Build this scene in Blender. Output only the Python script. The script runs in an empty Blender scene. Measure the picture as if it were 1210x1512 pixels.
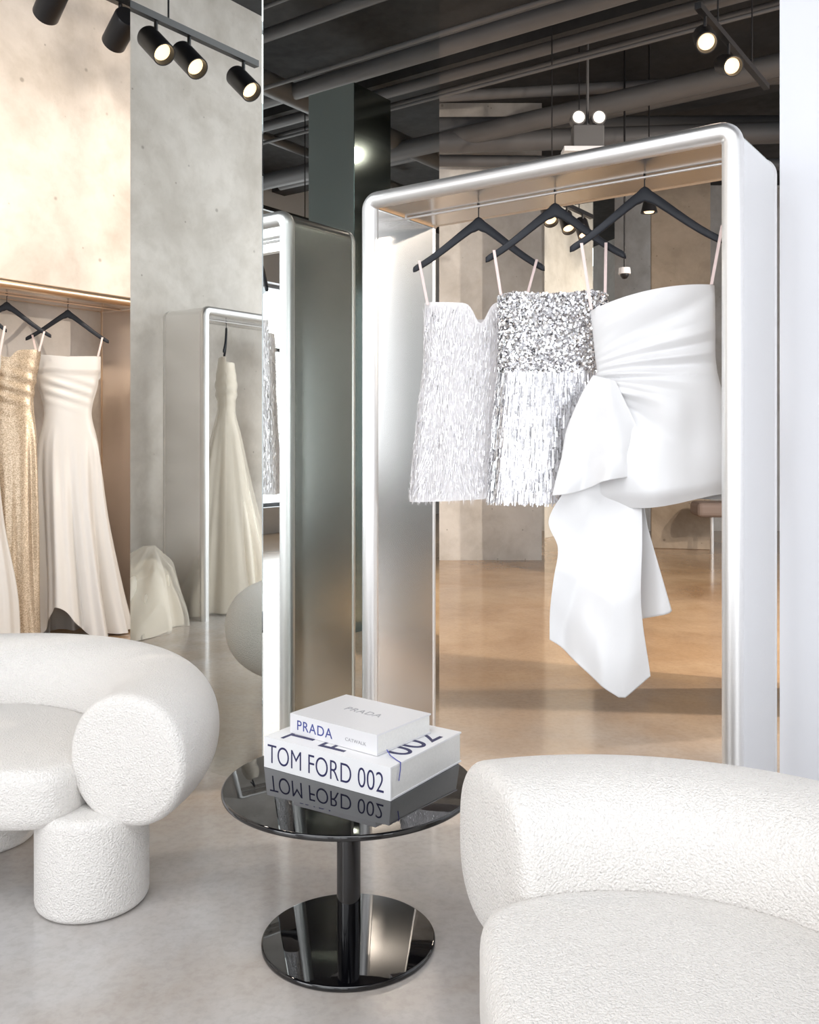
import bpy, math, random
from mathutils import Vector, Matrix, noise
import bmesh
random.seed(7)
sc = bpy.context.scene
try:
    sc.view_settings.view_transform = 'Standard'
    sc.view_settings.look = 'None'
    sc.view_settings.exposure = 0.0
except Exception as e:
    print(e)
COL = sc.collection
PH = math.radians(35.6)
U = Vector((math.cos(PH), -math.sin(PH), 0)); V = Vector((math.sin(PH), math.cos(PH), 0))
def R(a, b, z=0.0):
    p = U*a + V*b
    return Vector((p.x, p.y, z))

# ------------------------------------------------------------------ materials
def new_mat(name):
    m = bpy.data.materials.new(name); m.use_nodes = True
    nt = m.node_tree
    return m, nt, nt.nodes['Principled BSDF']
def setp(b, **k):
    for kk, v in k.items():
        kk = kk.replace('_', ' ')
        if kk in b.inputs:
            b.inputs[kk].default_value = v
def pm(name, col, rough=0.5, metal=0.0, noise=0.0, nscale=6.0, bump=0.0, bscale=80.0, bdist=0.01, **k):
    m, nt, b = new_mat(name)
    setp(b, Roughness=rough, Metallic=metal, **k)
    tc = nt.nodes.new('ShaderNodeTexCoord')
    n = nt.nodes.new('ShaderNodeTexNoise'); n.inputs['Scale'].default_value = nscale
    n.inputs['Detail'].default_value = 4
    nt.links.new(tc.outputs['Object'], n.inputs['Vector'])
    mx = nt.nodes.new('ShaderNodeMix'); mx.data_type = 'RGBA'
    c2 = tuple(max(0, c*(1-noise)) for c in col)
    mx.inputs[6].default_value = (*col, 1); mx.inputs[7].default_value = (*c2, 1)
    nt.links.new(n.outputs['Fac'], mx.inputs[0])
    nt.links.new(mx.outputs[2], b.inputs['Base Color'])
    if bump > 0:
        n2 = nt.nodes.new('ShaderNodeTexNoise'); n2.inputs['Scale'].default_value = bscale
        n2.inputs['Detail'].default_value = 2
        nt.links.new(tc.outputs['Object'], n2.inputs['Vector'])
        bp = nt.nodes.new('ShaderNodeBump'); bp.inputs['Strength'].default_value = bump
        bp.inputs['Distance'].default_value = bdist
        nt.links.new(n2.outputs['Fac'], bp.inputs['Height'])
        nt.links.new(bp.outputs['Normal'], b.inputs['Normal'])
    return m
def flake(name, c1, c2, scale, rough, metal):
    m, nt, b = new_mat(name)
    tc = nt.nodes.new('ShaderNodeTexCoord')
    v = nt.nodes.new('ShaderNodeTexVoronoi'); v.inputs['Scale'].default_value = scale
    nt.links.new(tc.outputs['Object'], v.inputs['Vector'])
    sep = nt.nodes.new('ShaderNodeSeparateColor'); nt.links.new(v.outputs['Color'], sep.inputs[0])
    mx = nt.nodes.new('ShaderNodeMix'); mx.data_type = 'RGBA'
    mx.inputs[6].default_value = (*c1, 1); mx.inputs[7].default_value = (*c2, 1)
    nt.links.new(sep.outputs[0], mx.inputs[0]); nt.links.new(mx.outputs[2], b.inputs['Base Color'])
    setp(b, Metallic=metal, Roughness=rough)
    return m
def emat(name, col, s):
    m, nt, b = new_mat(name)
    setp(b, Base_Color=(*col, 1), Emission_Color=(*col, 1), Emission_Strength=s)
    return m
def ramp(nt, src, p0, c0, p1, c1):
    r = nt.nodes.new('ShaderNodeValToRGB')
    r.color_ramp.elements[0].position = p0; r.color_ramp.elements[0].color = (*c0, 1)
    r.color_ramp.elements[1].position = p1; r.color_ramp.elements[1].color = (*c1, 1)
    nt.links.new(src, r.inputs['Fac']); return r.outputs['Color']
def mult(nt, a, b, fac):
    mx = nt.nodes.new('ShaderNodeMix'); mx.data_type = 'RGBA'; mx.blend_type = 'MULTIPLY'
    mx.inputs[0].default_value = fac
    nt.links.new(a, mx.inputs[6]); nt.links.new(b, mx.inputs[7]); return mx.outputs[2]
def ntex(nt, vec, scale, detail=6, dist=0.0):
    n = nt.nodes.new('ShaderNodeTexNoise'); n.inputs['Scale'].default_value = scale
    n.inputs['Detail'].default_value = detail; n.inputs['Distortion'].default_value = dist; n.inputs['Roughness'].default_value = 0.62
    nt.links.new(vec, n.inputs['Vector']); return n.outputs['Fac']
def concrete(name, c1, c2, rough=0.7, scale=0.6, bump=0.25, pores=True, zone=None, speck=0.0):
    m, nt, b = new_mat(name)
    tc = nt.nodes.new('ShaderNodeTexCoord'); ob = tc.outputs['Object']
    n = ntex(nt, ob, scale, 9, 0.5)
    last = ramp(nt, n, 0.36, c2, 0.62, c1)
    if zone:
        # warm lamp light painted into the floor colour deeper in the shop, blotchy transition
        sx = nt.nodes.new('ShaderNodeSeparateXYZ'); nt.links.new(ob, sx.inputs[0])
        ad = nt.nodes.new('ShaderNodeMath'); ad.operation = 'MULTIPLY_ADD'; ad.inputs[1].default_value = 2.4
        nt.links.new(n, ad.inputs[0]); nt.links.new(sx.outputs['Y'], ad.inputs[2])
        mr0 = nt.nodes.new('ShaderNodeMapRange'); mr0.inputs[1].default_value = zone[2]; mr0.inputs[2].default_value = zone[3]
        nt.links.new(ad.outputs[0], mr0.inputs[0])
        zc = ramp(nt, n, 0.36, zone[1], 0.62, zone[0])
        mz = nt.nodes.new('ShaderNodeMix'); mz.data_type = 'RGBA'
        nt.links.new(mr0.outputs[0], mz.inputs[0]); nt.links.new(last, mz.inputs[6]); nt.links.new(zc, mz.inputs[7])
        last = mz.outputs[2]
    if pores:
        for sc_, r0, r1 in ((3.2, 0.03, 0.06), (7.0, 0.035, 0.07)):
            v = nt.nodes.new('ShaderNodeTexVoronoi'); v.inputs['Scale'].default_value = sc_
            nt.links.new(ob, v.inputs['Vector'])
            last = mult(nt, last, ramp(nt, v.outputs['Distance'], r0, (0.35, 0.33, 0.3), r1, (1, 1, 1)), 0.6)
        n5 = ntex(nt, ob, 1.5, 14, 0.35)
        last = mult(nt, last, ramp(nt, n5, 0.36, (0.76, 0.745, 0.72), 0.58, (1, 1, 1)), 0.8)
        n6 = ntex(nt, ob, 6.0, 10, 0.2)
        last = mult(nt, last, ramp(nt, n6, 0.35, (0.84, 0.83, 0.81), 0.55, (1, 1, 1)), 0.6)
    if speck:
        n7 = ntex(nt, ob, 40, 8, 0.2)
        last = mult(nt, last, ramp(nt, n7, 0.38, (0.80, 0.79, 0.78), 0.55, (1, 1, 1)), speck)
        n8 = ntex(nt, ob, 1.1, 12, 0.4)
        last = mult(nt, last, ramp(nt, n8, 0.40, (0.78, 0.69, 0.60), 0.60, (1, 1, 1)), min(1, speck*1.8))
    nt.links.new(last, b.inputs['Base Color'])
    n3 = ntex(nt, ob, 9, 6)
    mr = nt.nodes.new('ShaderNodeMapRange'); mr.inputs[3].default_value = rough*0.75; mr.inputs[4].default_value = min(1, rough*1.3)
    nt.links.new(n3, mr.inputs[0]); nt.links.new(mr.outputs[0], b.inputs['Roughness'])
    bp = nt.nodes.new('ShaderNodeBump'); bp.inputs['Strength'].default_value = bump; bp.inputs['Distance'].default_value = 0.01
    nt.links.new(n3, bp.inputs['Height']); nt.links.new(bp.outputs['Normal'], b.inputs['Normal'])
    return m
def brushed(name, col, rough):
    # satin finish: soft broad tone drift plus very fine grain
    m, nt, b = new_mat(name)
    tc = nt.nodes.new('ShaderNodeTexCoord')
    mp = nt.nodes.new('ShaderNodeMapping'); mp.inputs['Scale'].default_value = (2, 2, 500)
    nt.links.new(tc.outputs['Object'], mp.inputs['Vector'])
    n = nt.nodes.new('ShaderNodeTexNoise'); n.inputs['Scale'].default_value = 1.0; n.inputs['Detail'].default_value = 1
    nt.links.new(mp.outputs[0], n.inputs['Vector'])
    mr = nt.nodes.new('ShaderNodeMapRange'); mr.inputs[3].default_value = rough*0.95; mr.inputs[4].default_value = rough*1.05
    nt.links.new(n.outputs['Fac'], mr.inputs[0]); nt.links.new(mr.outputs[0], b.inputs['Roughness'])
    cr = nt.nodes.new('ShaderNodeMix'); cr.data_type = 'RGBA'
    cr.inputs[6].default_value = (*col, 1); cr.inputs[7].default_value = (*(c*0.95 for c in col), 1)
    nt.links.new(n.outputs['Fac'], cr.inputs[0]); nt.links.new(cr.outputs[2], b.inputs['Base Color'])
    setp(b, Metallic=1.0)
    if 'Anisotropic' in b.inputs: b.inputs['Anisotropic'].default_value = 0.4
    return m
def glitter(name, c1, c2, scale):
    m, nt, b = new_mat(name)
    tc = nt.nodes.new('ShaderNodeTexCoord')
    v = nt.nodes.new('ShaderNodeTexVoronoi'); v.inputs['Scale'].default_value = scale
    nt.links.new(tc.outputs['Object'], v.inputs['Vector'])
    sep = nt.nodes.new('ShaderNodeSeparateColor'); nt.links.new(v.outputs['Color'], sep.inputs[0])
    mx = nt.nodes.new('ShaderNodeMix'); mx.data_type = 'RGBA'
    mx.inputs[6].default_value = (*c1, 1); mx.inputs[7].default_value = (*c2, 1)
    nt.links.new(sep.outputs[0], mx.inputs[0]); nt.links.new(mx.outputs[2], b.inputs['Base Color'])
    setp(b, Metallic=0.6, Roughness=0.35)
    bp = nt.nodes.new('ShaderNodeBump'); bp.inputs['Strength'].default_value = 0.5; bp.inputs['Distance'].default_value = 0.006
    nt.links.new(sep.outputs[1], bp.inputs['Height']); nt.links.new(bp.outputs['Normal'], b.inputs['Normal'])
    return m
M = {}
M['wall'] = concrete('concrete_wall', (0.82, 0.765, 0.71), (0.70, 0.65, 0.60))
M['wallfar'] = concrete('concrete_far', (0.78, 0.76, 0.735), (0.64, 0.62, 0.60))
M['wallbrown'] = concrete('concrete_brown', (0.56, 0.46, 0.36), (0.33, 0.27, 0.21))
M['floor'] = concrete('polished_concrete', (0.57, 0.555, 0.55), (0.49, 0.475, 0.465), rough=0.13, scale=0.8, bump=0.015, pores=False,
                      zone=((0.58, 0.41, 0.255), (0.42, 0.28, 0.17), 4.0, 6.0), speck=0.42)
M['ceil'] = concrete('dark_ceiling', (0.050, 0.051, 0.053), (0.020, 0.020, 0.022), rough=0.8, pores=False)
M['white'] = pm('white_paint', (0.78, 0.795, 0.84), 0.6, noise=0.03, nscale=1.5)
M['mirror'] = pm('mirror_glass', (0.88, 0.91, 0.89), 0.005, 1.0, noise=0.02, nscale=0.8)
M['darkmirror'] = pm('smoked_mirror_glass', (0.24, 0.28, 0.27), 0.10, 1.0, noise=0.02, nscale=0.8)  # dark reflection put into the mirror colour
M['edge'] = pm('mirror_edge', (0.10, 0.14, 0.13), 0.25, 0.5)
M['steel'] = brushed('brushed_steel', (0.84, 0.83, 0.82), 0.22)
M['tube'] = brushed('satin_tube', (0.82, 0.81, 0.80), 0.42)
M['brass'] = brushed('brushed_brass', (0.84, 0.74, 0.66), 0.24)  # warm reflections painted into the steel tint
M['brasstube'] = brushed('satin_brass_tube', (0.80, 0.62, 0.46), 0.34)  # edge tubes carry the same painted warm reflection
M['black'] = pm('black_metal', (0.012, 0.012, 0.014), 0.35)
M['hanger'] = pm('navy_black_wood', (0.008, 0.011, 0.019), 0.55, noise=0.3, nscale=40)
M['gloss'] = pm('black_lacquer', (0.003, 0.003, 0.004), 0.015, IOR=1.7)
M['boucle'] = pm('boucle_wool', (0.85, 0.82, 0.785), 0.95, noise=0.18, nscale=260, bump=1.0, bscale=215, bdist=0.0065, Sheen_Weight=0.15)
M['satin'] = pm('white_satin', (0.78, 0.78, 0.79), 0.30, noise=0.02, Sheen_Weight=0.1)
M['ivory'] = pm('ivory_satin', (0.80, 0.78, 0.75), 0.36, noise=0.03)
M['tulle'] = pm('ivory_tulle', (0.88, 0.80, 0.68), 0.85, noise=0.10, nscale=9, Sheen_Weight=0.3)
M['tullesheer'] = pm('sheer_tulle', (0.93, 0.86, 0.76), 0.85, noise=0.1, nscale=9, Alpha=0.38)
M['gold'] = glitter('gold_sequins', (0.42, 0.31, 0.20), (0.80, 0.67, 0.52), 240)
M['feather'] = flake('white_fringe', (0.88, 0.86, 0.86), (0.78, 0.76, 0.77), 110, 0.4, 0.0)
M['bead'] = flake('glass_bead', (0.96, 0.95, 0.96), (0.82, 0.80, 0.84), 120, 0.14, 0.2)
M['silver'] = flake('silver_sequin', (0.98, 0.98, 0.98), (0.55, 0.54, 0.57), 130, 0.2, 1.0)
M['pail'] = flake('pearl_paillette', (0.91, 0.91, 0.93), (0.64, 0.63, 0.66), 140, 0.18, 0.4)
M['pailbase'] = pm('pearl_fabric', (0.62, 0.61, 0.63), 0.5, noise=0.1)
M['strap'] = pm('blush_strap', (0.82, 0.66, 0.63), 0.5)
M['pipe'] = pm('grey_pipe', (0.125, 0.125, 0.13), 0.5, noise=0.25, nscale=5)
M['bookw'] = pm('white_cover', (0.80, 0.80, 0.81), 0.35, noise=0.01)
M['bookg'] = pm('pale_grey_cover', (0.70, 0.695, 0.71), 0.4, noise=0.01)
M['pages'] = pm('page_edges', (0.80, 0.79, 0.76), 0.8, noise=0.15, nscale=200)
M['ink'] = pm('navy_ink', (0.020, 0.020, 0.085), 0.5)
M['inkblue'] = pm('blue_ink', (0.04, 0.055, 0.25), 0.5)
M['inkgrey'] = pm('grey_ink', (0.35, 0.35, 0.37), 0.5)
M['ribbon'] = pm('blue_ribbon', (0.07, 0.08, 0.40), 0.4)
M['warmlens'] = emat('warm_lens', (1.0, 0.72, 0.43), 1.8)
M['coollens'] = emat('lamp_lens', (1.0, 0.97, 0.9), 0.5)
M['frame'] = pm('window_frame', (0.25, 0.26, 0.28), 0.4)
M['leather'] = pm('taupe_upholstery', (0.30, 0.23, 0.20), 0.7, noise=0.1)

# ------------------------------------------------------------------ helpers
def empty(name, loc, rotz=0.0, label=None, cat=None, **k):
    o = bpy.data.objects.new(name, None); o.location = loc; o.rotation_euler = (0, 0, rotz)
    o.empty_display_size = 0.1
    COL.objects.link(o)
    if label: o['label'] = label
    if cat: o['category'] = cat
    for kk, v in k.items(): o[kk] = v
    return o
def mesh(name, verts, faces, mat, parent=None, smooth=True, loc=None, rot=None, label=None, cat=None, **k):
    me = bpy.data.meshes.new(name); me.from_pydata([tuple(v) for v in verts], [], faces); me.update()
    if smooth:
        for p in me.polygons: p.use_smooth = True
    mats = mat if isinstance(mat, list) else [mat]
    for mm in mats: me.materials.append(mm)
    o = bpy.data.objects.new(name, me); COL.objects.link(o)
    if parent: o.parent = parent
    if loc is not None: o.location = loc
    if rot is not None: o.rotation_euler = rot
    if label: o['label'] = label
    if cat: o['category'] = cat
    for kk, v in k.items(): o[kk] = v
    return o
def fixn(o):
    bm = bmesh.new(); bm.from_mesh(o.data); bmesh.ops.recalc_face_normals(bm, faces=bm.faces); bm.to_mesh(o.data); bm.free()
    return o
def bevel(o, w, s=3):
    m = o.modifiers.new('bevel', 'BEVEL'); m.width = w; m.segments = s; m.limit_method = 'ANGLE'
    return o
def autosm(o, ang=40):
    try: o.data.set_sharp_from_angle(angle=math.radians(ang))
    except Exception as e: pass
    return o
def boxv(x0, x1, y0, y1, z0, z1):
    v = [(x0,y0,z0),(x1,y0,z0),(x1,y1,z0),(x0,y1,z0),(x0,y0,z1),(x1,y0,z1),(x1,y1,z1),(x0,y1,z1)]
    f = [(0,3,2,1),(4,5,6,7),(0,1,5,4),(1,2,6,5),(2,3,7,6),(3,0,4,7)]
    return v, f
def box(name, x0, x1, y0, y1, z0, z1, mat, bev=0, **k):
    v, f = boxv(x0, x1, y0, y1, z0, z1)
    o = mesh(name, v, f, mat, smooth=False, **k)
    if bev: bevel(o, bev)
    return o
def boxes(name, lst, mat, **k):
    V_, F_ = [], []
    for b in lst:
        v, f = boxv(*b); n = len(V_); V_ += v; F_ += [tuple(i+n for i in q) for q in f]
    return mesh(name, V_, F_, mat, smooth=False, **k)
def lathe(name, prof, mat, n=64, **k):
    v, f = [], []
    m = len(prof)
    for i in range(n):
        a = 2*math.pi*i/n
        for r, z in prof: v.append((r*math.cos(a), r*math.sin(a), z))
    for i in range(n):
        j = (i+1) % n
        for q in range(m-1): f.append((i*m+q, j*m+q, j*m+q+1, i*m+q+1))
    o = mesh(name, v, f, mat, **k)
    bm = bmesh.new(); bm.from_mesh(o.data); bmesh.ops.remove_doubles(bm, verts=bm.verts, dist=1e-5)
    bmesh.ops.recalc_face_normals(bm, faces=bm.faces); bm.to_mesh(o.data); bm.free()
    autosm(o)
    return o
def disc_prof(r, z0, z1, e):
    p = [(0, z0), (r-e, z0)]
    for i in range(1, 6):
        a = -math.pi/2 + math.pi/2*i/5
        p.append((r-e+e*math.cos(a), z0+e+e*math.sin(a)))
    for i in range(0, 6):
        a = math.pi/2*i/5
        p.append((r-e+e*math.cos(a), z1-e+e*math.sin(a)))
    p.append((0, z1)); return p
def tube(name, pts, r, mat, n=14, caps=True, radii=None, **k):
    pts = [Vector(p) for p in pts]; v, f = [], []
    up = None
    for i, p in enumerate(pts):
        t = (pts[min(i+1, len(pts)-1)] - pts[max(i-1, 0)]).normalized()
        if up is None:
            up = Vector((0, 0, 1)) if abs(t.z) < 0.9 else Vector((0, 1, 0))
        s = t.cross(up).normalized(); w = s.cross(t).normalized(); up = w
        rr = radii[i] if radii else r
        for j in range(n):
            a = 2*math.pi*j/n
            v.append(p + (s*math.cos(a) + w*math.sin(a))*rr)
    for i in range(len(pts)-1):
        for j in range(n):
            k2 = (j+1) % n
            f.append((i*n+j, i*n+k2, (i+1)*n+k2, (i+1)*n+j))
    if caps:
        f.append(tuple(range(n))); f.append(tuple((len(pts)-1)*n+j for j in range(n-1, -1, -1)))
    o = fixn(mesh(name, v, f, mat, **k)); autosm(o, 60); return o
def tab(pts):
    def g(t):
        if t <= pts[0][0]: return pts[0][1]
        for i in range(len(pts)-1):
            if t <= pts[i+1][0]:
                t0, y0 = pts[i]; t1, y1 = pts[i+1]
                s = (t-t0)/(t1-t0)
                m0 = (y1-y0) if i == 0 else (y1-pts[i-1][1])/(t1-pts[i-1][0])*(t1-t0)
                m1 = (y1-y0) if i+2 >= len(pts) else (pts[i+2][1]-y0)/(pts[i+2][0]-t0)*(t1-t0)
                s2, s3 = s*s, s*s*s
                return (2*s3-3*s2+1)*y0+(s3-2*s2+s)*m0+(-2*s3+3*s2)*y1+(s3-s2)*m1
        return pts[-1][1]
    return g
def lin(pts):
    def g(t):
        if t <= pts[0][0]: return pts[0][1]
        for (t0, y0), (t1, y1) in zip(pts, pts[1:]):
            if t <= t1: return y0+(y1-y0)*(t-t0)/(t1-t0)
        return pts[-1][1]
    return g

# ------------------------------------------------------------------ room shell
CH = 4.8
ST = dict(kind='structure')
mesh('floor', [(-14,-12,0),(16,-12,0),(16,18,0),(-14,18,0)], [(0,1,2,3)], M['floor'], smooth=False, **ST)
def rbox(name, a0, a1, b0, b1, z0, z1, mat, **k):
    v, f = boxv(a0, a1, b0, b1, z0, z1)
    o = mesh(name, v, f, mat, smooth=False, **k); o.rotation_euler = (0, 0, -PH); return o
SK = (-2.8, 2.8, -3.2, 0.4)
cl = boxes('ceiling', [(-9, 9, -9, SK[2], CH, CH+.1), (-9, 9, SK[3], 17, CH, CH+.1), (-9, SK[0], SK[2], SK[3], CH, CH+.1), (SK[1], 9, SK[2], SK[3], CH, CH+.1)], M['ceil'], **ST)
cl.rotation_euler = (0, 0, -PH)
rbox('wall_left', -5.75, -5.45, -5.0, 8.6, 0, CH, M['wall'], **ST)
box('wall_back', -0.4, 1.39, 9.6, 13.0, 0, CH, M['wallfar'], **ST)
box('wall_far', 1.39, 12.0, 12.7, 13.0, 0, CH, M['wallfar'], **ST)
rbox('wall_partition', -0.795, 4.0, 3.30, 3.45, 0, CH, M['white'], **ST)
def window_wall(name, fixed, lo, hi, openings, z0, z1, axis):
    L = []; cur = lo
    t0, t1 = fixed
    for o0, o1 in openings:
        L.append((cur, o0, 0, CH)); L.append((o0, o1, 0, z0)); L.append((o0, o1, z1, CH)); cur = o1
    L.append((cur, hi, 0, CH))
    if axis == 'a': bb = [(p, q, t0, t1, a, b) for p, q, a, b in L]
    else: bb = [(t0, t1, p, q, a, b) for p, q, a, b in L]
    o = boxes(name, bb, M['white'], **ST); o.rotation_euler = (0, 0, -PH)
wn = [0]
def area(loc, dirv, sx, sy, power, col):
    ld = bpy.data.lights.new('daylight', 'AREA'); ld.shape = 'RECTANGLE'
    ld.size = sx; ld.size_y = sy; ld.energy = power; ld.color = col
    lo = bpy.data.objects.new('daylight', ld); COL.objects.link(lo); lo.location = loc
    return lo
def window(axis, fixed, o0, o1, z0, z1, inward, power, col):
    wn[0] += 1
    c = (o0+o1)/2; fr = 0.05; d0, d1 = fixed+0.03, fixed+0.11
    parts = []
    for x0, x1, q0, q1 in [(o0, o0+fr, z0, z1), (o1-fr, o1, z0, z1), (o0, o1, z0, z0+fr), (o0, o1, z1-fr, z1), (c-fr/2, c+fr/2, z0, z1), (o0, o1, z0+(z1-z0)*0.7, z0+(z1-z0)*0.7+fr)]:
        parts.append((x0, x1, d0, d1, q0, q1) if axis == 'a' else (d0, d1, x0, x1, q0, q1))
    o = boxes('window_%d' % wn[0], parts, M['frame'], **ST); o.rotation_euler = (0, 0, -PH)
    pos = fixed - 0.25*inward
    dirv = (V if axis == 'a' else U)*inward
    lo = area(R(c, pos, (z0+z1)/2) if axis == 'a' else R(pos, c, (z0+z1)/2), dirv, o1-o0, z1-z0, power, col)
    lo.rotation_euler = dirv.to_track_quat('-Z', 'Z').to_euler()
bops = [(-4.6, -1.9), (-1.3, 1.2), (1.7, 3.6)]
window_wall('wall_front', (-4.7, -4.4), -5.75, 4.3, bops, 0.25, 4.2, 'a')
for (o0, o1), pw in zip(bops, (170, 84, 66)): window('a', -4.6, o0, o1, 0.25, 4.2, 1, pw, (0.97, 0.98, 1.0))
rops = [(-3.6, -1.2), (-0.6, 1.9), (4.6, 7.4), (8.2, 11.0)]
window_wall('wall_right', (4.0, 4.3), -4.7, 14.5, rops, 0.35, 3.4, 'b')
for i, (o0, o1) in enumerate(rops): window('b', 4.1, o0, o1, 0.35, 3.4, -1, (116, 122, 110, 110)[i], (0.95, 0.975, 1.0))
sk = boxes('window_8', [(a, a+0.06, SK[2], SK[3], CH, CH+0.08) for a in (-2.8, -0.96, 0.9, 2.74)] + [(SK[0], SK[1], b, b+0.06, CH, CH+0.08) for b in (-3.2, 0.34)], M['frame'], **ST)  # ceiling opening and frame, added for overhead fill
sk.rotation_euler = (0, 0, -PH)
sl = area(R(0, -1.4, CH+0.3), None, 5.4, 3.5, 230, (0.98, 0.985, 1.0)); sl.rotation_euler = (0, 0, -PH)  # added fill light for the floor and chair tops

w = bpy.data.worlds.new('world'); sc.world = w; w.use_nodes = True
bg = w.node_tree.nodes['Background']; bg.inputs[0].default_value = (0.88, 0.94, 1.0, 1); bg.inputs[1].default_value = 1.0

# ------------------------------------------------------------------ mirrored columns
def mirror_column(a0, a1, b0, b1, h, label, mt='mirror'):
    root = empty('mirrored_column', R((a0+a1)/2, (b0+b1)/2), -PH, label, 'column')
    ha, hb = (a1-a0)/2, (b1-b0)/2; t = 0.008
    box('column_core', -ha+t, ha-t, -hb+t, hb-t, 0, h, M['edge'], parent=root)
    g = 0.003
    box('mirror_panel', -ha+g, ha-g, -hb, -hb+t-.001, 0, h, M[mt], parent=root)
    box('mirror_panel', -ha+g, ha-g, hb-t+.001, hb, 0, h, M[mt], parent=root)
    box('mirror_panel', -ha, -ha+t-.001, -hb+g, hb-g, 0, h, M[mt], parent=root)
    box('mirror_panel', ha-t+.001, ha, -hb+g, hb-g, 0, h, M[mt], parent=root)
mirror_column(-3.12, -2.362, 2.384, 3.54, CH-0.001, 'full-height column clad in mirror panels beside the steel rack')
mirror_column(-4.03, -3.53, 7.84, 8.34, 3.6, 'distant square column clad in mirror standing on concrete floor')
mirror_column(-0.95, -0.55, 4.65, 5.05, 3.6, 'smoked mirror column standing behind the white partition', 'darkmirror')
o = box('concrete_column', -0.33, 0.33, -0.33, 0.33, 0, CH-0.001, M['wallbrown'], bev=0.01, loc=(3.22, 10.9, 0), label='raw brown concrete structural column on the far floor', cat='column')
o.rotation_euler = (0, 0, -0.25)

# ------------------------------------------------------------------ steel racks
def make_rack(loc, rot, label, W=1.355, D=0.40, H=2.2, mp='steel', mt='tube'):
    root = empty('garment_rack', loc, rot, label, 'clothes rack')
    tr = 0.031; hp = H-tr; rc = 0.036
    path = [(0, 0, (-1, 0))]
    for i in range(9):
        a = math.pi - (math.pi/2)*i/8
        path.append((rc+rc*math.cos(a), hp-rc+rc*math.sin(a), (math.cos(a), math.sin(a))))
    for i in range(9):
        a = math.pi/2 - (math.pi/2)*i/8
        path.append((W-rc+rc*math.cos(a), hp-rc+rc*math.sin(a), (math.cos(a), math.sin(a))))
    path.append((W, 0, (1, 0)))
    def sweep(name, prof, mat):
        v, f = [], []; m = len(prof)
        for x, z, (nx, nz) in path:
            for pn, py in prof: v.append((x+nx*pn, py, z+nz*pn))
        for i in range(len(path)-1):
            for j in range(m):
                k = (j+1) % m
                f.append((i*m+j, i*m+k, (i+1)*m+k, (i+1)*m+j))
        f.append(tuple(range(m))); f.append(tuple((len(path)-1)*m+j for j in range(m)))
        o = fixn(mesh(name, v, f, mat, parent=root)); autosm(o, 35); return o
    h = 0.023
    sweep('side_panel', [(-h, 0.012), (h, 0.012), (h, D-0.012), (-h, D-0.012)], M[mp])
    for y, q in ((0.0, tr), (D, 0.026)):
        sweep('edge_tube', [(q*math.cos(a), y+q*math.sin(a)) for a in [2*math.pi*i/24 for i in range(24)]], M[mt])
    tube('hanging_rail', [(0.0, D/2, H-0.061), (W, D/2, H-0.061)], 0.005, M[mt], parent=root)
    return root
make_rack(R(-2.147, 2.742), -PH, 'brushed stainless steel portal rack holding three short white dresses')
make_rack(R(-5.0, 2.56), math.pi/2-PH, 'warm brass-toned portal rack with long gowns against concrete wall', mp='brass', mt='brasstube')
make_rack(R(-4.87, 0.42-1.355), math.pi/2-PH, 'brushed steel portal rack with tulle gowns, seen in mirror')

# ------------------------------------------------------------------ hangers
def hanger(loc, rot, top_z, wd=0.49, rail=2.139):
    root = empty('clothes_hanger', (loc[0], loc[1], top_z), rot, 'black wooden clothes hanger hooked on the rack rail', 'hanger', group='black hangers on the racks')
    n = 40; v, f = [], []; m = 12
    for i in range(n+1):
        s = -1+2*i/n; x = s*wd/2; t = abs(s)
        zc = -0.175*(0.30*t + 0.95*t**1.25 - 0.25*t**3) - 0.012
        hh = 0.022 - 0.009*t; th = 0.0085 - 0.001*t
        if t > 0.96: hh *= 0.75; th *= 0.8
        if t < 0.06: hh += 0.004
        yb = -0.018*t*t
        for j in range(m):
            a = 2*math.pi*j/m
            cx, cz = math.cos(a), math.sin(a)
            sx = math.copysign(abs(cx)**0.6, cx); sz = math.copysign(abs(cz)**0.6, cz)
            v.append((x, yb+sx*th, zc+sz*hh))
    for i in range(n):
        for j in range(m):
            k = (j+1) % m
            f.append((i*m+j, i*m+k, (i+1)*m+k, (i+1)*m+j))
    f.append(tuple(range(m))); f.append(tuple(n*m+j for j in range(m)))
    fixn(mesh('hanger_body', v, f, M['hanger'], parent=root))
    d = rail - top_z; rr = 0.0075
    pts = [(0, 0, -0.01), (0, 0, d*0.5)]
    for i in range(13):
        a = -math.pi*0.5 + math.pi*1.35*i/12
        pts.append((rr*math.cos(a), 0.0, d+rr*math.sin(a)))
    o = tube('hanger_hook', pts, 0.0022, M['black'], n=8, parent=root)
    o.rotation_euler = (0, 0, -PH-rot+math.pi/2)
    return root

# ------------------------------------------------------------------ cloth surfaces
class Loft:
    def __init__(s, zt, zb, cx, hw, hd, fold=None, cy=None):
        s.zt, s.zb, s.cx, s.hw, s.hd, s.fold, s.cy = zt, zb, cx, hw, hd, fold, cy
    def p(s, th, t):
        c, q = math.cos(th), math.sin(th)
        z = s.zt(th)*(1-t)+s.zb(th)*t
        hw, hd = s.hw(t), s.hd(t)
        x = s.cx(t)+hw*c; y = hd*q + (s.cy(t) if s.cy else 0)
        if s.fold:
            nx, ny = c*hd, q*hw; l = math.hypot(nx, ny) or 1
            d = s.fold(th, t, x, z)
            x += nx/l*d; y += ny/l*d
        return Vector((x, y, z))
    def build(s, name, mat, parent, n=120, m=70, **k):
        v, f = [], []
        for j in range(m+1):
            for i in range(n): v.append(s.p(2*math.pi*i/n, j/m))
        for j in range(m):
            for i in range(n):
                i2 = (i+1) % n
                f.append((j*n+i, (j+1)*n+i, (j+1)*n+i2, j*n+i2))
        o = mesh(name, v, f, mat, parent=parent, **k)
        return fixn(o)
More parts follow.
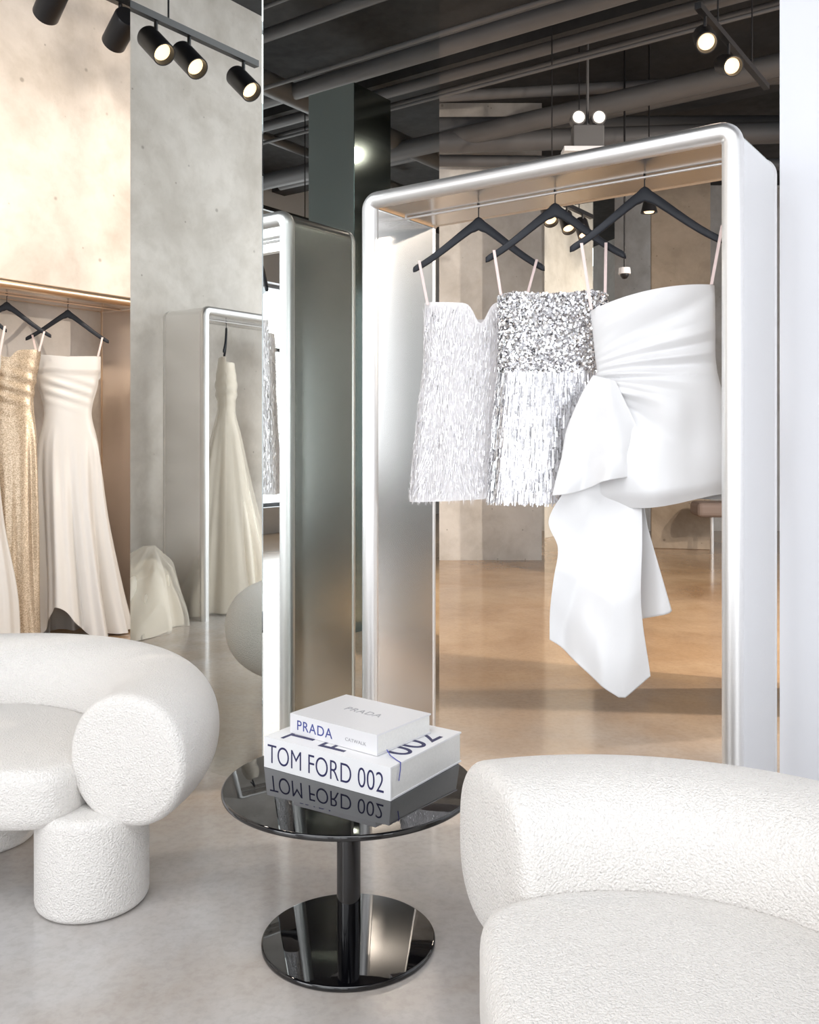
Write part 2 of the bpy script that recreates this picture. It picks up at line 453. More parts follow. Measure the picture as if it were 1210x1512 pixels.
def scatter(name, surf, count, t0, t1, w, l, mat, parent, tilt=0.5, off=0.006, swing=0.3, segs=1, curl=0.0, front=0.64, round_=False, flow=None, rows=0):
    v, f = [], []
    for _ in range(count):
        if random.random() < front: th = math.pi + random.random()*math.pi
        else: th = random.random()*math.pi
        t = t0+(t1-t0)*random.random()
        if rows: t = t0+(t1-t0)*(math.floor((t-t0)/(t1-t0)*rows)+0.5+random.uniform(-.22, .22))/rows
        p = surf.p(th, t); px = surf.p(th+0.03, t); pz = surf.p(th, min(1, t+0.01))
        if t > 0.985: pz = p+Vector((0, 0, -0.01))
        tx = (px-p).normalized(); dn = (pz-p).normalized()
        nr = dn.cross(tx).normalized()
        c = surf.p(0, t)*0.5+surf.p(math.pi, t)*0.5
        if nr.dot(p-c) < 0: nr = -nr
        a = random.gauss(0, swing) + (flow(th, t) if flow else 0)
        d = (dn*math.cos(a)+tx*math.sin(a)).normalized()
        s = d.cross(nr).normalized()
        nn = (nr + s*random.gauss(0, tilt) + d*random.gauss(0, tilt)).normalized()
        s = d.cross(nn).normalized(); d = nn.cross(s).normalized()
        if d.z > 0: d = -d
        ww = w*random.uniform(0.75, 1.2); ll = l*random.uniform(0.75, 1.15)
        o0 = p + nr*off*random.uniform(0.5, 1.6)
        b = len(v)
        if round_:
            for q in range(6):
                an = math.pi*q/3
                v.append(o0 + s*math.cos(an)*ww/2 + d*math.sin(an)*ww/2)
            f.append(tuple(b+q for q in range(6)))
        else:
            for q in range(segs+1):
                u = q/segs
                pos = o0 + d*ll*u + nr*curl*math.sin(u*2.4)*ll
                wq = ww*(1-0.6*u) if segs > 1 else ww
                v.append(pos - s*wq/2); v.append(pos + s*wq/2)
            for q in range(segs): f.append((b+2*q, b+2*q+1, b+2*q+3, b+2*q+2))
    return mesh(name, v, f, mat, parent=parent, smooth=False, kind='stuff')
def strap(parent, p0, p1, w=0.010):
    p0, p1 = Vector(p0), Vector(p1); v, f = [], []
    n = 8
    for side in (1, -1):
        for i in range(n+1):
            t = i/n; p = p0.lerp(p1, t)
            ww = w/2
            v.append((p.x-ww, p.y+0.001*side, p.z)); v.append((p.x+ww, p.y+0.001*side, p.z))
    N = (n+1)*2
    for i in range(n):
        f.append((2*i, 2*i+1, 2*i+3, 2*i+2)); f.append((N+2*i+1, N+2*i, N+2*i+2, N+2*i+3))
    return mesh('strap', v, f, M['strap'], parent=parent, label='thin blush-coloured strap')
def sheet(name, parent, xl, xr, zt, zb, yf, mat, n=60, m=60):
    v, f = [], []
    for j in range(m+1):
        t = j/m
        for i in range(n+1):
            s = i/n
            v.append((xl(t)+(xr(t)-xl(t))*s, yf(s, t), zt(s)+(zb(s)-zt(s))*t))
    for j in range(m):
        for i in range(n):
            a = j*(n+1)+i
            f.append((a, a+1, a+n+2, a+n+1))
    o = mesh(name, v, f, mat, parent=parent)
    md = o.modifiers.new('thick', 'SOLIDIFY'); md.thickness = 0.002
    return o
sin, cos, pi = math.sin, math.cos, math.pi
def C(v): return lambda *a: v
def tri(x, sharp=0.75):
    return math.asin(sharp*sin(x))/math.asin(sharp)

h1 = R(-1.786, 2.94); h2 = R(-1.469, 2.94); h3 = R(-1.139, 2.94)
TZ = 2.085
r1, r2, r3 = math.radians(-3), math.radians(-8), math.radians(-17)
hanger(h1, r1, TZ); hanger(h2, r2, TZ+0.005); hanger(h3, r3, TZ+0.01)

# dress 1 : fringe
D1 = empty('short_dress', (h1.x, h1.y, 0), r1, 'short white glass-bead fringed dress with sweetheart neckline on black hanger', 'dress')
def zt1(th):
    c = cos(th); b = 1.765 - 0.075*math.exp(-((c-.1)/0.16)**2) + 0.012*abs(c)
    if sin(th) > 0: b = 1.72
    return b
s1 = Loft(zt1, lambda th: 1.04+0.012*cos(th), tab([(0, -0.012), (0.5, -0.03), (1, -0.045)]), tab([(0, .188), (.3, .178), (.6, .195), (1, .212)]), tab([(0, .055), (.4, .06), (1, .075)]),
          lambda th, t, x, z: 0.004*sin(9*th)*t)
s1.build('dress_body', M['feather'], D1)
fl1 = lambda th, t: 0.25*sin(th*7+t*4)*cos(t*9+th*3)
scatter('fringe', s1, 8500, 0.0, 0.97, 0.0021, 0.036, M['feather'], D1, tilt=0.06, off=0.003, swing=0.05, segs=2, curl=0.02, flow=fl1)
scatter('glass_beads', s1, 6500, 0.02, 0.97, 0.0024, 0.020, M['bead'], D1, tilt=0.13, off=0.005, swing=0.05, segs=1, flow=fl1)
scatter('silver_glints', s1, 1100, 0.02, 0.97, 0.0020, 0.018, M['silver'], D1, tilt=0.14, off=0.006, swing=0.05, segs=1, flow=fl1)
strap(D1, (-0.222, -0.03, 1.93), (-0.19, -0.03, 1.765)); strap(D1, (0.215, -0.03, 1.93), (0.17, -0.03, 1.765))
# dress 2 : sequins
D2 = empty('short_dress', (h2.x, h2.y, 0), r2, 'short silver dress with sequin bodice and paillette fringe skirt', 'dress')
s2 = Loft(lambda th: 1.785-0.012*abs(cos(th*2)) if sin(th) < 0 else 1.75, C(1.045), tab([(0, -.01), (1, -.03)]), tab([(0, .188), (.3, .180), (.6, .192), (1, .205)]), tab([(0, .055), (.4, .06), (1, .075)]),
          lambda th, t, x, z: 0.004*sin(7*th)*t)
s2.build('dress_body', M['pailbase'], D2)
scatter('sequins', s2, 8500, 0.0, 0.38, 0.0092, 0.0092, M['silver'], D2, tilt=0.34, off=0.004, round_=True)
scatter('paillette_fringe', s2, 8000, 0.36, 0.975, 0.0046, 0.042, M['pail'], D2, tilt=0.07, off=0.004, swing=0.02, rows=12)
scatter('silver_glints', s2, 3000, 0.36, 0.975, 0.0042, 0.042, M['silver'], D2, tilt=0.11, off=0.006, swing=0.02, rows=12)
strap(D2, (-0.215, -0.03, 1.935), (-0.19, -0.035, 1.775)); strap(D2, (0.175, -0.03, 1.95), (0.172, -0.035, 1.775))
# dress 3 : satin with side drape
D3 = empty('short_dress', (h3.x, h3.y, 0), r3, 'short white satin strapless dress with long draped side bow', 'dress')
def f3(th, t, x, z):
    if sin(th) > 0.2: return 0
    front = max(0, -sin(th)); d = 0.0
    px, pz = x+0.30, z-1.47
    an = math.atan2(pz, px); rr = math.hypot(px, pz)
    w1 = math.exp(-((z-1.50-(x)*0.25)/0.085)**2)
    d += front*w1*0.010*tri(an*46+1.2*sin(x*8), 0.94)*min(1, rr/0.2)
    w2 = math.exp(-((z-1.665-(x)*0.1)/0.07)**2)
    d += front*0.016*w2*tri((z-x*0.65)*26+0.8, 0.95)
    dx, dz = x+0.16, z-1.45
    if dz < 0.02:
        an = math.atan2(-dz, dx+0.001); rr = math.hypot(dx, dz)
        d += front*0.026*min(1, rr/0.16)*tri(an*6.5+0.6, 0.95)*math.exp(-rr*0.9)
    d += 0.026*noise.noise(Vector((x*7, z*6, 3.1)))*min(1, t*2)
    return d
s3 = Loft(lambda th: 1.742+0.034*cos(th)-0.010*cos(2*th) if sin(th) < 0 else 1.725+0.034*cos(th), lambda th: 1.052+0.026*cos(th)-0.010*sin(3*th),
          tab([(0, .022), (.35, .035), (.7, .02), (1, .02)]), tab([(0, .200), (.2, .196), (.36, .188), (.55, .225), (.8, .256), (.93, .260), (1, .240)]),
          tab([(0, .055), (.35, .065), (.7, .10), (.92, .11), (1, .08)]), f3)
s3.build('dress_body', M['satin'], D3, n=340, m=210)
strap(D3, (-0.205, -0.03, 1.925), (-0.172, -0.035, 1.70)); strap(D3, (0.245, -0.03, 1.955), (0.212, -0.03, 1.765))
def nz(s, t, k): return noise.noise(Vector((s*4, t*4, k)))
# upper flounce: falls from the waist gather, overlapping the tail underneath it
sheet('side_drape', D3, tab([(0, -.160), (.15, -.195), (.45, -.243), (.72, -.262), (1, -.288)]), tab([(0, -.09), (.25, -.055), (.5, -.02), (.75, -.002), (1, .002)]),
      lambda s: 1.475-0.02*s, tab([(0, 1.078), (.20, 1.085), (.42, 1.105), (.6, 1.13), (.8, 1.14), (1, 1.15)]),
      lambda s, t: -0.082 - 0.062*t*(1-0.55*abs(2*s-1)**3) - (0.004+0.026*t)*tri((s+0.12*t)*10.0+0.6, 0.95) + 0.022*t*nz(s, t, 1), M['satin'], n=180, m=100)
sheet('side_drape', D3, tab([(0, -.19), (.18, -.235), (.38, -.305), (.52, -.275), (.68, -.288), (.85, -.302), (1, -.305)]), tab([(0, -.02), (.2, -.008), (.4, -.003), (.7, -.006), (1, .022)]),
      lambda s: 1.24, lin([(0, .592), (.3, .52), (.70, .425), (.76, .424), (1, .492)]),
      lambda s, t: -0.062 - 0.06*min(1, t*1.6) + 0.02*t - 0.026*(0.1+t)*tri(s*7.0+3.0*t+1, 0.96) - 0.022*tri(s*3+8*t, 0.95)*(1-t)*min(1, t*4) + 0.02*nz(s, t, 4)*t, M['satin'], n=180, m=140)
sheet('side_drape', D3, lin([(0, -.12), (1, -.16)]), lin([(0, -.012), (.35, .012), (1, .088)]),
      lambda s: 1.12, lin([(0, .62), (.5, .655), (.97, .692), (1, .70)]), lambda s, t: -0.030 + 0.02*t - 0.018*(0.3+t)*tri(s*7+1.5*t, 0.96), M['satin'], n=80)

# --- long gowns
def gown(loc, rot, top, hem, hws, mat, label, nf=11, amp=0.03, hd=0.08, hdb=0.22, dip=0.03, high=0.0, cx=0.0, straps=True, name='long_gown', soft=0.0, pleat=0.004, sheer=False, cowl=0.0, start=0.22, sf=8, hds=None, crisp=0):
    g = empty(name, (loc.x, loc.y, 0), rot, label, 'gown')
    ph = random.random()*6
    def fold(th, t, x, z, mul=1.0, o_=0.0):
        k = max(0, (t-start)/(1-start))
        wv = tri(nf*th+ph+1.0*sin(th*2+t*1.2), 0.96) if crisp else sin(nf*th+ph+1.5*sin(th*2+t*2))
        d = amp*k*(wv+0.3*sin(nf*2.3*th+ph))
        if soft:
            d += mul*soft*k*(noise.noise(Vector((cos(th)*2.2, sin(th)*2.2, t*1.8+ph+o_)))*1.5 + noise.noise(Vector((cos(th)*sf, sin(th)*sf, t*1.0+ph+o_)))*0.4)
        if cowl:
            d += cowl*(0.6 if t < 0.055 else 0) + cowl*0.5*tri(z*95+x*30, 0.9)*math.exp(-((t-0.13)/0.05)**2)*max(0, -sin(th))
        return d + o_*0.02*k + pleat*sin(z*80+x*24)*math.exp(-((t-0.12)/0.07)**2)
    def mk(ff, ex=0.0):
        return Loft(lambda th: top - dip*math.exp(-(cos(th)/0.2)**2) + 0.012*abs(cos(th)) if sin(th) < 0 else top-0.03,
             lambda th: hem + high*math.exp(-((th-1.36*pi)/0.42)**2),
             tab([(0, 0), (.5, cx*.15), (1, cx)]), tab([(a, b+ex*a) for a, b in hws]), (tab([(a, b+ex*a) for a, b in hds]) if hds else tab([(0, hd*0.85), (.25, hd*0.8), (.6, (hd+hdb)/2+ex*.6), (1, hdb+ex)])), ff)
    s = mk(fold); s.build('gown_body', mat, g, n=300, m=110)
    if sheer:
        mk(lambda th, t, x, z: fold(th, t, x, z, 1.2, 1.3)+0.006, 0.03).build('tulle_overlay', M['tullesheer'], g, n=260, m=90)
    if straps:
        x0 = hws[0][1]
        strap(g, (-x0-0.02, -0.03, 1.925), (-x0+0.01, -0.03, top), 0.012); strap(g, (x0+0.02, -0.03, 1.925), (x0-0.01, -0.03, top), 0.012)
    return g, s
face = lambda p: math.atan2(p.x, p.y)*-1.0
gw = R(-5.2, 3.494); hanger(gw, face(gw), TZ, 0.50)
gown(gw, face(gw), 1.79, 0.015, [(0, .190), (.08, .182), (.16, .148), (.22, .145), (.34, .19), (.6, .215), (.85, .25), (1, .285)], M['ivory'], 'long white satin strapless gown with high-low hem', nf=8, amp=0.050, hdb=0.17, cx=0.07, high=0.21, soft=0.02, dip=0.0, cowl=0.020, pleat=0, start=0.28, crisp=1)
gg = R(-5.2, 3.077); hanger(gg, face(gg), TZ, 0.50)
gown(gg, face(gg), 1.80, 0.015, [(0, .19), (.16, .150), (.3, .17), (.6, .185), (1, .205)], M['gold'], 'long champagne gold sequined gown with sweetheart bodice', nf=5, amp=0.015, hdb=0.14, dip=0.06, soft=0.025, sf=5)
gc = R(-5.12, 2.82); hanger(gc, face(gc), TZ, 0.36)
gown(gc, face(gc), 1.75, 0.015, [(0, .15), (.16, .13), (.3, .13), (.55, .16), (.8, .23), (1, .25)], M['ivory'], 'long cream full-skirted gown hanging at rack end', nf=4, amp=0.012, hdb=0.12, soft=0.015, hd=0.06)
vd = Vector((-0.728, -0.684)); vw = U*vd.x + V*vd.y; er = math.atan2(vw.y, vw.x)
t1 = R(-5.07, 0.03); hanger(t1, er, TZ, 0.46)
gown(t1, er, 1.86, 0.01, [(0, .13), (.12, .125), (.2, .11), (.3, .12), (.5, .14), (.75, .17), (1, .20)], M['tulle'], 'long ivory tulle bridal gown with soft gathered skirt', nf=9, amp=0.008, name='bridal_gown', soft=0.06, pleat=0.005, sheer=True, sf=4.0,
     hds=[(0, .055), (.10, .072), (.19, .055), (.30, .095), (.5, .16), (.75, .235), (1, .29)])
t2 = R(-5.07, -0.52); hanger(t2, er, TZ, 0.46)
gown(t2, er, 1.70, 0.01, [(0, .15), (.2, .13), (.45, .14), (.75, .15), (1, .16)], M['tulle'], 'slim ivory beaded bridal gown on black hanger', nf=6, amp=0.008, hd=0.075, hdb=0.14, name='bridal_gown', soft=0.03, sf=4)
TR = empty('tulle_train', R(-5.06, 0.72), 0, 'ivory tulle train pooled on the floor beside rack', 'gown')
def train_mesh(name, mat, sc_, seed):
    v, f = [], []; n, m = 260, 90
    for j in range(m+1):
        t = j/m
        for i in range(n):
            th = 2*pi*i/n
            da, db = cos(th), sin(th)
            Rr = (0.22 if db < 0 else 0.22+0.36*db)
            fl = noise.noise(Vector((da*1.6+seed, db*1.6, t*0.8))); fs = noise.noise(Vector((da*3.5+seed, db*3.5, t*1.8)))
            prof = 0.10+0.90*t**0.95
            z = 0.50*(1-t)**1.35 + 0.16*math.sqrt(max(0, 1-t**4))*min(1, t*2.0)
            r = Rr*prof*(1+0.28*fl*min(1, t*2)+0.13*fs*min(1, t*2.5))*sc_
            z *= 1+0.35*fl*t+0.30*fs*t
            aa = max(-0.34, min(0.34, da*r)); bb = max(-0.22, db*r)
            p = U*aa + V*bb
            v.append((p.x, p.y, max(0.003, z*sc_)))
    for j in range(m):
        for i in range(n):
            i2 = (i+1) % n; f.append((j*n+i, (j+1)*n+i, (j+1)*n+i2, j*n+i2))
    f.append(tuple(range(n)))
    fixn(mesh(name, v, f, mat, parent=TR))
train_mesh('tulle_skirt', M['tulle'], 0.90, 1.0)
train_mesh('tulle_overlay', M['tullesheer'], 1.08, 5.0)

# ------------------------------------------------------------------ boucle chairs
def horseshoe(parent, Rm, r, a0, a1, zc, er=0.045, n=90, m=56, sq=0.85):
    v, f = [], []; rings = []
    a0, a1 = math.radians(a0), math.radians(a1)
    sg = 1 if a1 > a0 else -1
    def ring(a, ext, rs):
        c = Vector((Rm*cos(a), Rm*sin(a), zc)); t = Vector((-sin(a), cos(a), 0))*sg; rd = Vector((cos(a), sin(a), 0))
        L = []
        for i in range(m):
            q = 2*pi*i/m; cc = math.copysign(abs(cos(q))**sq, cos(q)); ss = math.copysign(abs(sin(q))**sq, sin(q))
            L.append(c + t*ext + (rd*cc*0.98 + Vector((0, 0, 1))*ss)*rs)
        rings.append(L)
    K = 6
    for i in range(1, K+1):
        q = pi/2*i/K; ring(a0, -er*cos(q), r-er+er*sin(q))
    for i in range(1, n): ring(a0+(a1-a0)*i/n, 0, r)
    for i in range(K, 0, -1):
        q = pi/2*i/K; ring(a1, er*cos(q), r-er+er*sin(q))
    first = [p.copy() for p in rings[0]]; last = [p.copy() for p in rings[-1]]
    c0 = sum(first, Vector())/m; c1 = sum(last, Vector())/m
    pre = [[c0+(p-c0)*k + Vector((sin(a0), -cos(a0), 0))*sg*(0.006*(1-k)) for p in first] for k in (0.05, 0.4, 0.75)]
    post = [[c1+(p-c1)*k + Vector((-sin(a1), cos(a1), 0))*sg*(0.006*(1-k)) for p in last] for k in (0.75, 0.4, 0.05)]
    rings = pre + rings + post
    for rg in rings: v += rg
    for i in range(len(rings)-1):
        for j in range(m):
            k = (j+1) % m; f.append((i*m+j, i*m+k, (i+1)*m+k, (i+1)*m+j))
    f.append(tuple(range(m))); f.append(tuple((len(rings)-1)*m+j for j in range(m)))
    return fixn(mesh('backrest', v, f, M['boucle'], parent=parent))
def seat_slab(parent, rad, cut, z0, z1, e=0.05):
    pts = []
    N = 160
    for i in range(N):
        a = 2*pi*i/N
        x, y = cos(a), sin(a)
        rr = rad
        if y < 0:
            lim = cut/(-y)
            rr = (rad**-14 + lim**-14)**(-1/14)
        pts.append(Vector((x*rr, y*rr, 0)))
    v, f = [], []; levels = []
    for i in range(7):
        q = pi/2*i/6; levels.append((e*(1-sin(q)), z0+e*(1-cos(q))))
    for i in range(7):
        q = pi/2*i/6; levels.append((e*(1-cos(q)), z1-e+e*sin(q)))
    for ins, z in levels:
        for p in pts:
            l = p.length; v.append((p.x*(l-ins)/l, p.y*(l-ins)/l, z))
    L = len(levels)
    for sc_ in (0.6, 0.25, 0.02):
        for p in pts: v.append((p.x*sc_, p.y*sc_, z1+0.008*(1-sc_)))
    for i in range(L+2):
        for j in range(N):
            k = (j+1) % N; f.append((i*N+j, i*N+k, (i+1)*N+k, (i+1)*N+j))
    f.append(tuple(range(N))); f.append(tuple((L+2)*N+j for j in range(N)))
    return fixn(mesh('seat', v, f, M['boucle'], parent=parent))
def chair(loc, rot, arcs, label, legs, Rm=0.60, r=0.175, cut=0.25, zc=0.405, zs=0.40, er=0.045, sq=0.85, z0=0.215):
    root = empty('lounge_chair', (loc[0], loc[1], 0), rot, label, 'armchair', group='boucle lounge chairs')
    horseshoe(root, Rm, r, arcs[0], arcs[1], zc, er=er, sq=sq)
    seat_slab(root, Rm-r+0.03, cut, z0, zs)
    for lx, ly in legs:
        lathe('leg', disc_prof(0.15, 0.0, 0.27, 0.025), M['boucle'], n=48, parent=root, loc=(lx, ly, 0))
    return root
chair((-1.310, 2.585), 0, (-15, 195), 'cream boucle horseshoe armchair with chunky round legs beside mirrored column', [(0.440, -0.075), (-0.030, 0.305), (-0.455, -0.075)], sq=0.93, er=0.030, z0=0.24, Rm=0.585, zc=0.412, cut=0.225)
chair((0.385, 1.30), -pi/2, (-19.0, 199.0), 'cream boucle horseshoe armchair with wide round seat beside black table', [(0.42, -0.08), (-0.42, -0.08), (0.0, 0.42)], zc=0.412, zs=0.412, Rm=0.605, er=0.032, sq=0.74, cut=0.265)

# ------------------------------------------------------------------ side table
T = empty('side_table', (-0.153, 2.30, 0), 0, 'round glossy black pedestal side table with disc base', 'table')
lathe('table_top', disc_prof(0.315, 0.386, 0.400, 0.005), M['gloss'], n=128, parent=T)
lathe('pedestal', [(0, .01), (.03, .01), (.03, .386), (0, .386)], M['gloss'], n=48, parent=T)
lathe('base', disc_prof(0.218, 0.0, 0.014, 0.005), M['gloss'], n=128, parent=T)

# ------------------------------------------------------------------ books
def text_mesh(s, size, mat, parent, loc, rot, align='LEFT', sx=1.0, off=0.0, name='lettering', label=None, sp=1.0):
    cu = bpy.data.curves.new('tx', 'FONT'); cu.body = s; cu.size = size; cu.extrude = 0.0004; cu.align_x = align; cu.offset = off; cu.space_character = sp
    to = bpy.data.objects.new('tx', cu); COL.objects.link(to)
    bpy.context.view_layer.update()
    me = bpy.data.meshes.new_from_object(to.evaluated_get(bpy.context.evaluated_depsgraph_get()))
    bpy.data.objects.remove(to)
    me.materials.clear(); me.materials.append(mat)
    o = bpy.data.objects.new(name, me); COL.objects.link(o); o.parent = parent; o.location = loc; o.rotation_euler = rot; o.scale = (sx, 1, 1)
    if label: o['label'] = label
    return o
def book(loc, rot, L, W_, H_, mat, label):
    root = empty('book', loc, rot, label, 'book')
    t = 0.004
    boxes('cover', [(-L/2, L/2, -W_/2, -W_/2+t, 0, H_), (-L/2, L/2, -W_/2+t, W_/2, 0, t), (-L/2, L/2, -W_/2+t, W_/2, H_-t, H_)], mat, parent=root)
    box('page_block', -L/2+0.002, L/2-0.002, -W_/2+t, W_/2-0.004, t, H_-t, M['pages'], parent=root)
    return root
b1r = math.radians(-34.4); L1, W1, H1 = 0.41, 0.325, 0.080
c1_, s1_ = cos(b1r), sin(b1r)
P1 = (-0.045-L1/2*c1_-W1/2*s1_, 2.176-L1/2*s1_+W1/2*c1_, 0.4005)
B1 = book(P1, b1r, L1, W1, H1, M['bookw'], 'large thick white fashion book lying flat on black table')
text_mesh('TOM FORD 002', 0.071, M['ink'], B1, (-0.193, -W1/2-0.0002, 0.0145), (pi/2, 0, 0), sx=0.775, off=-0.0007)
for tx, bx in (('TOM', -0.075), ('FORD', 0.045), ('002', 0.188)):
    text_mesh(tx, 0.125, M['ink'], B1, (bx, -W1/2+0.012 + (0.066 if tx == '002' else 0), H1+0.0004), (0, 0, pi/2), off=-0.0006)
b2r = math.radians(-37.5)
c2, s2_ = cos(b2r), sin(b2r)
LX, WX, HX = 0.300, 0.225, 0.052
P2 = (-0.080 - LX/2*c2 - WX/2*s2_, 2.252 - LX/2*s2_ + WX/2*c2, 0.4005+H1+0.0012)
B2 = book(P2, b2r, LX, WX, HX, M['bookg'], 'pale grey hardback fashion book stacked on larger book')
text_mesh('PRADA', 0.037, M['inkblue'], B2, (-0.126, -WX/2-0.0002, 0.0125), (pi/2, 0, 0), sx=1.0, off=0.0, sp=1.12)
text_mesh('CATWALK', 0.012, M['inkgrey'], B2, (0.045, -WX/2-0.0002, 0.018), (pi/2, 0, 0), sx=1.2)
text_mesh('PRADA', 0.036, M['inkgrey'], B2, (0.0, 0.0, HX+0.0003), (0, 0, 0), 'CENTER', sp=1.12)
rp = [(L1/2-0.062, -W1/2+0.070, H1+.012), (L1/2-0.045, -W1/2+0.062, H1+.0028), (L1/2-0.020, -W1/2+0.050, H1+.0014), (L1/2+0.0012, -W1/2+0.040, H1+.0010), (L1/2+0.003, -W1/2+0.037, H1-.012), (L1/2+0.003, -W1/2+0.030, 0.040)]
v, f = [], []
for x, y, z in rp:
    for dy in (-0.002, 0.002):
        wx = P1[0]+x*c1_-(y+dy)*s1_; wy = P1[1]+x*s1_+(y+dy)*c1_; wz = P1[2]+z
        dx_, dy_ = wx-P2[0], wy-P2[1]
        v.append((dx_*c2+dy_*s2_, -dx_*s2_+dy_*c2, wz-P2[2]))
for i in range(len(rp)-1): f.append((2*i, 2*i+1, 2*i+3, 2*i+2))
mesh('ribbon_bookmark', v, f, M['ribbon'], parent=B2, label='blue ribbon bookmark')

# ------------------------------------------------------------------ track lights
def track(a, b0, b1, z):
    root = rbox('lighting_track', a-0.018, a+0.018, b0, b1, z, z+0.035, M['black'], label='black ceiling-hung lighting track', cat='track')
    for i in range(2):
        bb = b0+(b1-b0)*(0.25+0.5*i)
        tube('suspension_rod', [(a, bb, z+0.03), (a, bb, CH)], 0.005, M['black'], n=8, parent=root)
def head(a, b, z, aim, power, spread=70):
    d = Vector(aim).normalized()
    root = empty('track_spotlight', R(a, b, z), 0, 'black cylindrical track spotlight with warm lit lens', 'lamp', group='track spotlights')
    tube('stem', [(0, 0, 0.0), (0, 0, -0.09)], 0.010, M['black'], n=10, parent=root)
    c = Vector((0, 0, -0.12)); r = 0.058
    n = 32; v, f = [], []
    prof = [(0.0, -0.095), (r*0.9, -0.095), (r, -0.085), (r, 0.090), (r*0.90, 0.090), (r*0.66, 0.050), (0, 0.050)]
    q = d.to_track_quat('Z', 'Y').to_matrix()
    for i in range(n):
        a_ = 2*pi*i/n
        for rr, zz in prof: v.append(c + q @ Vector((rr*cos(a_), rr*sin(a_), zz)))
    m = len(prof)
    for i in range(n):
        j = (i+1) % n
        for k in range(m-1): f.append((i*m+k, j*m+k, j*m+k+1, i*m+k+1))
    ob = mesh('lamp_body', v, f, M['black'], parent=root)
    bm = bmesh.new(); bm.from_mesh(ob.data); bmesh.ops.remove_doubles(bm, verts=bm.verts, dist=1e-5); bmesh.ops.recalc_face_normals(bm, faces=bm.faces); bm.to_mesh(ob.data); bm.free(); autosm(ob)
    tube('lens', [c+d*0.052, c+d*0.064], r*0.74, M['warmlens'], n=28, parent=root)
    ld = bpy.data.lights.new('spot', 'SPOT'); ld.energy = power; ld.color = (1.0, 0.87, 0.73); ld.spot_size = math.radians(spread); ld.spot_blend = 0.9; ld.shadow_soft_size = 0.05
    lo = bpy.data.objects.new('spot', ld); COL.objects.link(lo); lo.parent = root; lo.location = c+d*0.10
    lo.rotation_euler = d.to_track_quat('-Z', 'Y').to_euler()
Z = Vector((0, 0, 1))
track(-3.63, 1.15, 3.6, 3.32)
for b in (1.25, 1.63, 1.84): head(-3.63, b, 3.32, U*0.66 + V*0.02 - Z*0.62, 20)
for b in (2.36, 2.72, 3.3): head(-3.63, b, 3.32, -U*0.9 + V*0.25 - Z*0.35, 43, 140)  # last head is unseen behind the column, added to even the wall light
track(-1.6, 4.9, 6.3, 3.58)
head(-1.6, 5.02, 3.58, U*0.35-V*0.75-Z*0.6, 30, 90)
head(-1.6, 5.45, 3.58, U*0.55-V*0.75-Z*0.45, 30, 90)
track(1.2, 5.2, 7.0, 3.36)  # unseen track, added to light the far floor and wall
for b, am in ((5.6, (-0.75, 0.55, -0.5)), (6.6, (-0.75, 0.45, -0.5))): head(1.2, b, 3.36, am, 680, 120)
# low track between the hangers, added for lamps reflected in the far mirrored column
track(-3.30, 6.3, 7.3, 3.16)
for b in (6.5, 6.82, 7.12): head(-3.30, b, 3.16, (0.1, -0.55, -0.8), 25, 90)

# ------------------------------------------------------------------ ceiling services
def pipe(p0, p1, r, mat=None, cat='pipe', label='grey painted pipe running below the dark ceiling'):
    tube('ceiling_pipe', [p0, p1], r, mat or M['pipe'], n=20, label=label, cat=cat, group='ceiling pipes')
for b, z, r, a0, a1 in [(5.2, 4.45, 0.05, -5.2, 2.5), (5.9, 4.30, 0.07, -5.2, 3), (6.6, 4.40, 0.05, -5.2, 3), (7.5, 4.2, 0.09, -5.1, 3.2), (4.4, 4.55, 0.03, -5.0, 2),
                        (6.2, 4.55, 0.025, -5.2, 3), (7.0, 4.45, 0.03, -5.2, 3), (8.1, 4.35, 0.06, -4.6, 3), (5.5, 4.2, 0.018, -5.2, 3), (6.4, 4.15, 0.015, -5.2, 3), (4.7, 4.35, 0.015, -5.2, 3)]:
    pipe(R(a0, b, z), R(a1, b, z), r)
for x0, y0, x1, y1, z, r in [(0.2, 8.9, 6.5, 8.3, 4.15, 0.10), (0.2, 9.1, 6.8, 9.0, 4.35, 0.12), (0.2, 8.5, 6.5, 7.6, 4.45, 0.05), (0.3, 9.35, 7.2, 9.6, 4.12, 0.06)]:
    pipe((x0, y0, z), (x1, y1, z), r)
for a, z, r in [(0.8, 4.3, 0.1), (2.0, 4.4, 0.05)]:
    pipe(R(a, 3.6, z), R(a, 9.8, z), r)
for i, b in enumerate((4.9, 6.9, 9.0)):
    rbox('ceiling_beam', -5.4, 3.9, b-0.12, b+0.12, CH-0.22, CH-0.001, M['ceil'], label='dark concrete beam under the ceiling', cat='beam')

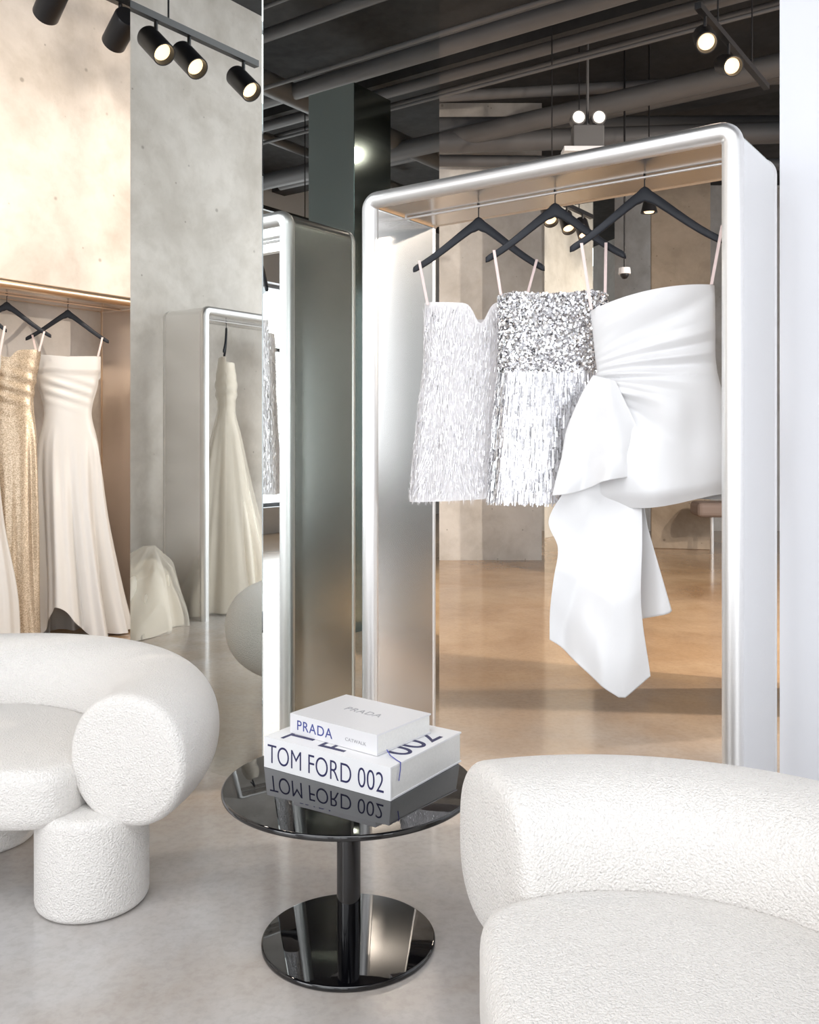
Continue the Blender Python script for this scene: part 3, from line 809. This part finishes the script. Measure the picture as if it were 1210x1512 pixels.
EM = empty('emergency_light', (1.50, 7.7, 3.66), 0, 'grey twin-head emergency light mounted on white bracket', 'lamp')
box('battery_box', -0.13, 0.13, -0.06, 0.06, 0.05, 0.24, M['pipe'], bev=0.01, parent=EM)
box('bracket', -0.21, 0.21, -0.09, 0.09, 0.01, 0.05, M['white'], parent=EM)
tube('suspension_rod', [(0, 0, 0.24), (0, 0, CH-3.66)], 0.012, M['pipe'], n=8, parent=EM)
for x in (-0.085, 0.085):
    tube('lamp_head', [(x, 0.04, 0.30), (x, -0.06, 0.30)], 0.062, M['pipe'], n=24, parent=EM)
    tube('lens', [(x, -0.055, 0.30), (x, -0.065, 0.30)], 0.050, M['coollens'], n=24, parent=EM)
PD = empty('pendant_lamp', (2.15, 8.2, 3.3), 0, 'small black pendant lamp hanging from ceiling', 'lamp')
tube('cord', [(0, 0, 0), (0, 0, 1.5)], 0.006, M['black'], n=8, parent=PD)
lathe('lamp_shade', [(0.02, 0.12), (0.05, 0.10), (0.075, 0.0), (0.07, 0.0), (0.045, 0.09), (0.0, 0.10)], M['black'], n=32, parent=PD)
lathe('bulb', [(0, -0.005), (0.04, 0.0), (0.05, 0.02), (0, 0.03)], M['warmlens'], n=24, parent=PD)
SCm = empty('security_camera', (1.93, 8.2, 2.75), 0, 'small white dome security camera on dark ceiling pole', 'camera')
tube('pole', [(0, 0, 0.05), (0, 0, CH-2.75)], 0.009, M['black'], n=8, parent=SCm)
lathe('housing', [(0, 0.06), (0.05, 0.055), (0.055, 0.0), (0, 0)], M['white'], n=24, parent=SCm)
lathe('dome', [(0.04, 0.0), (0.037, -0.02), (0.02, -0.04), (0, -0.045)], M['black'], n=24, parent=SCm)
BN = empty('bench', (3.6, 10.1, 0), -0.1, 'low taupe upholstered bench on thin metal legs', 'bench')
box('cushion', -0.45, 0.35, -0.22, 0.22, 0.42, 0.58, M['leather'], bev=0.05, parent=BN)
for x in (-0.25, 0.28):
    tube('leg', [(x, 0, 0), (x, 0, 0.44)], 0.022, M['tube'], n=12, parent=BN)

# ------------------------------------------------------------------ camera
cam = bpy.data.cameras.new('camera'); co = bpy.data.objects.new('camera', cam); COL.objects.link(co)
co.location = (0, 0, 1.26); co.rotation_euler = (pi/2, 0, 0)
cam.sensor_fit = 'VERTICAL'; cam.sensor_height = 36; cam.lens = 1350/1512*36; cam.shift_y = -106/1512; cam.clip_start = 0.05
sc.camera = co
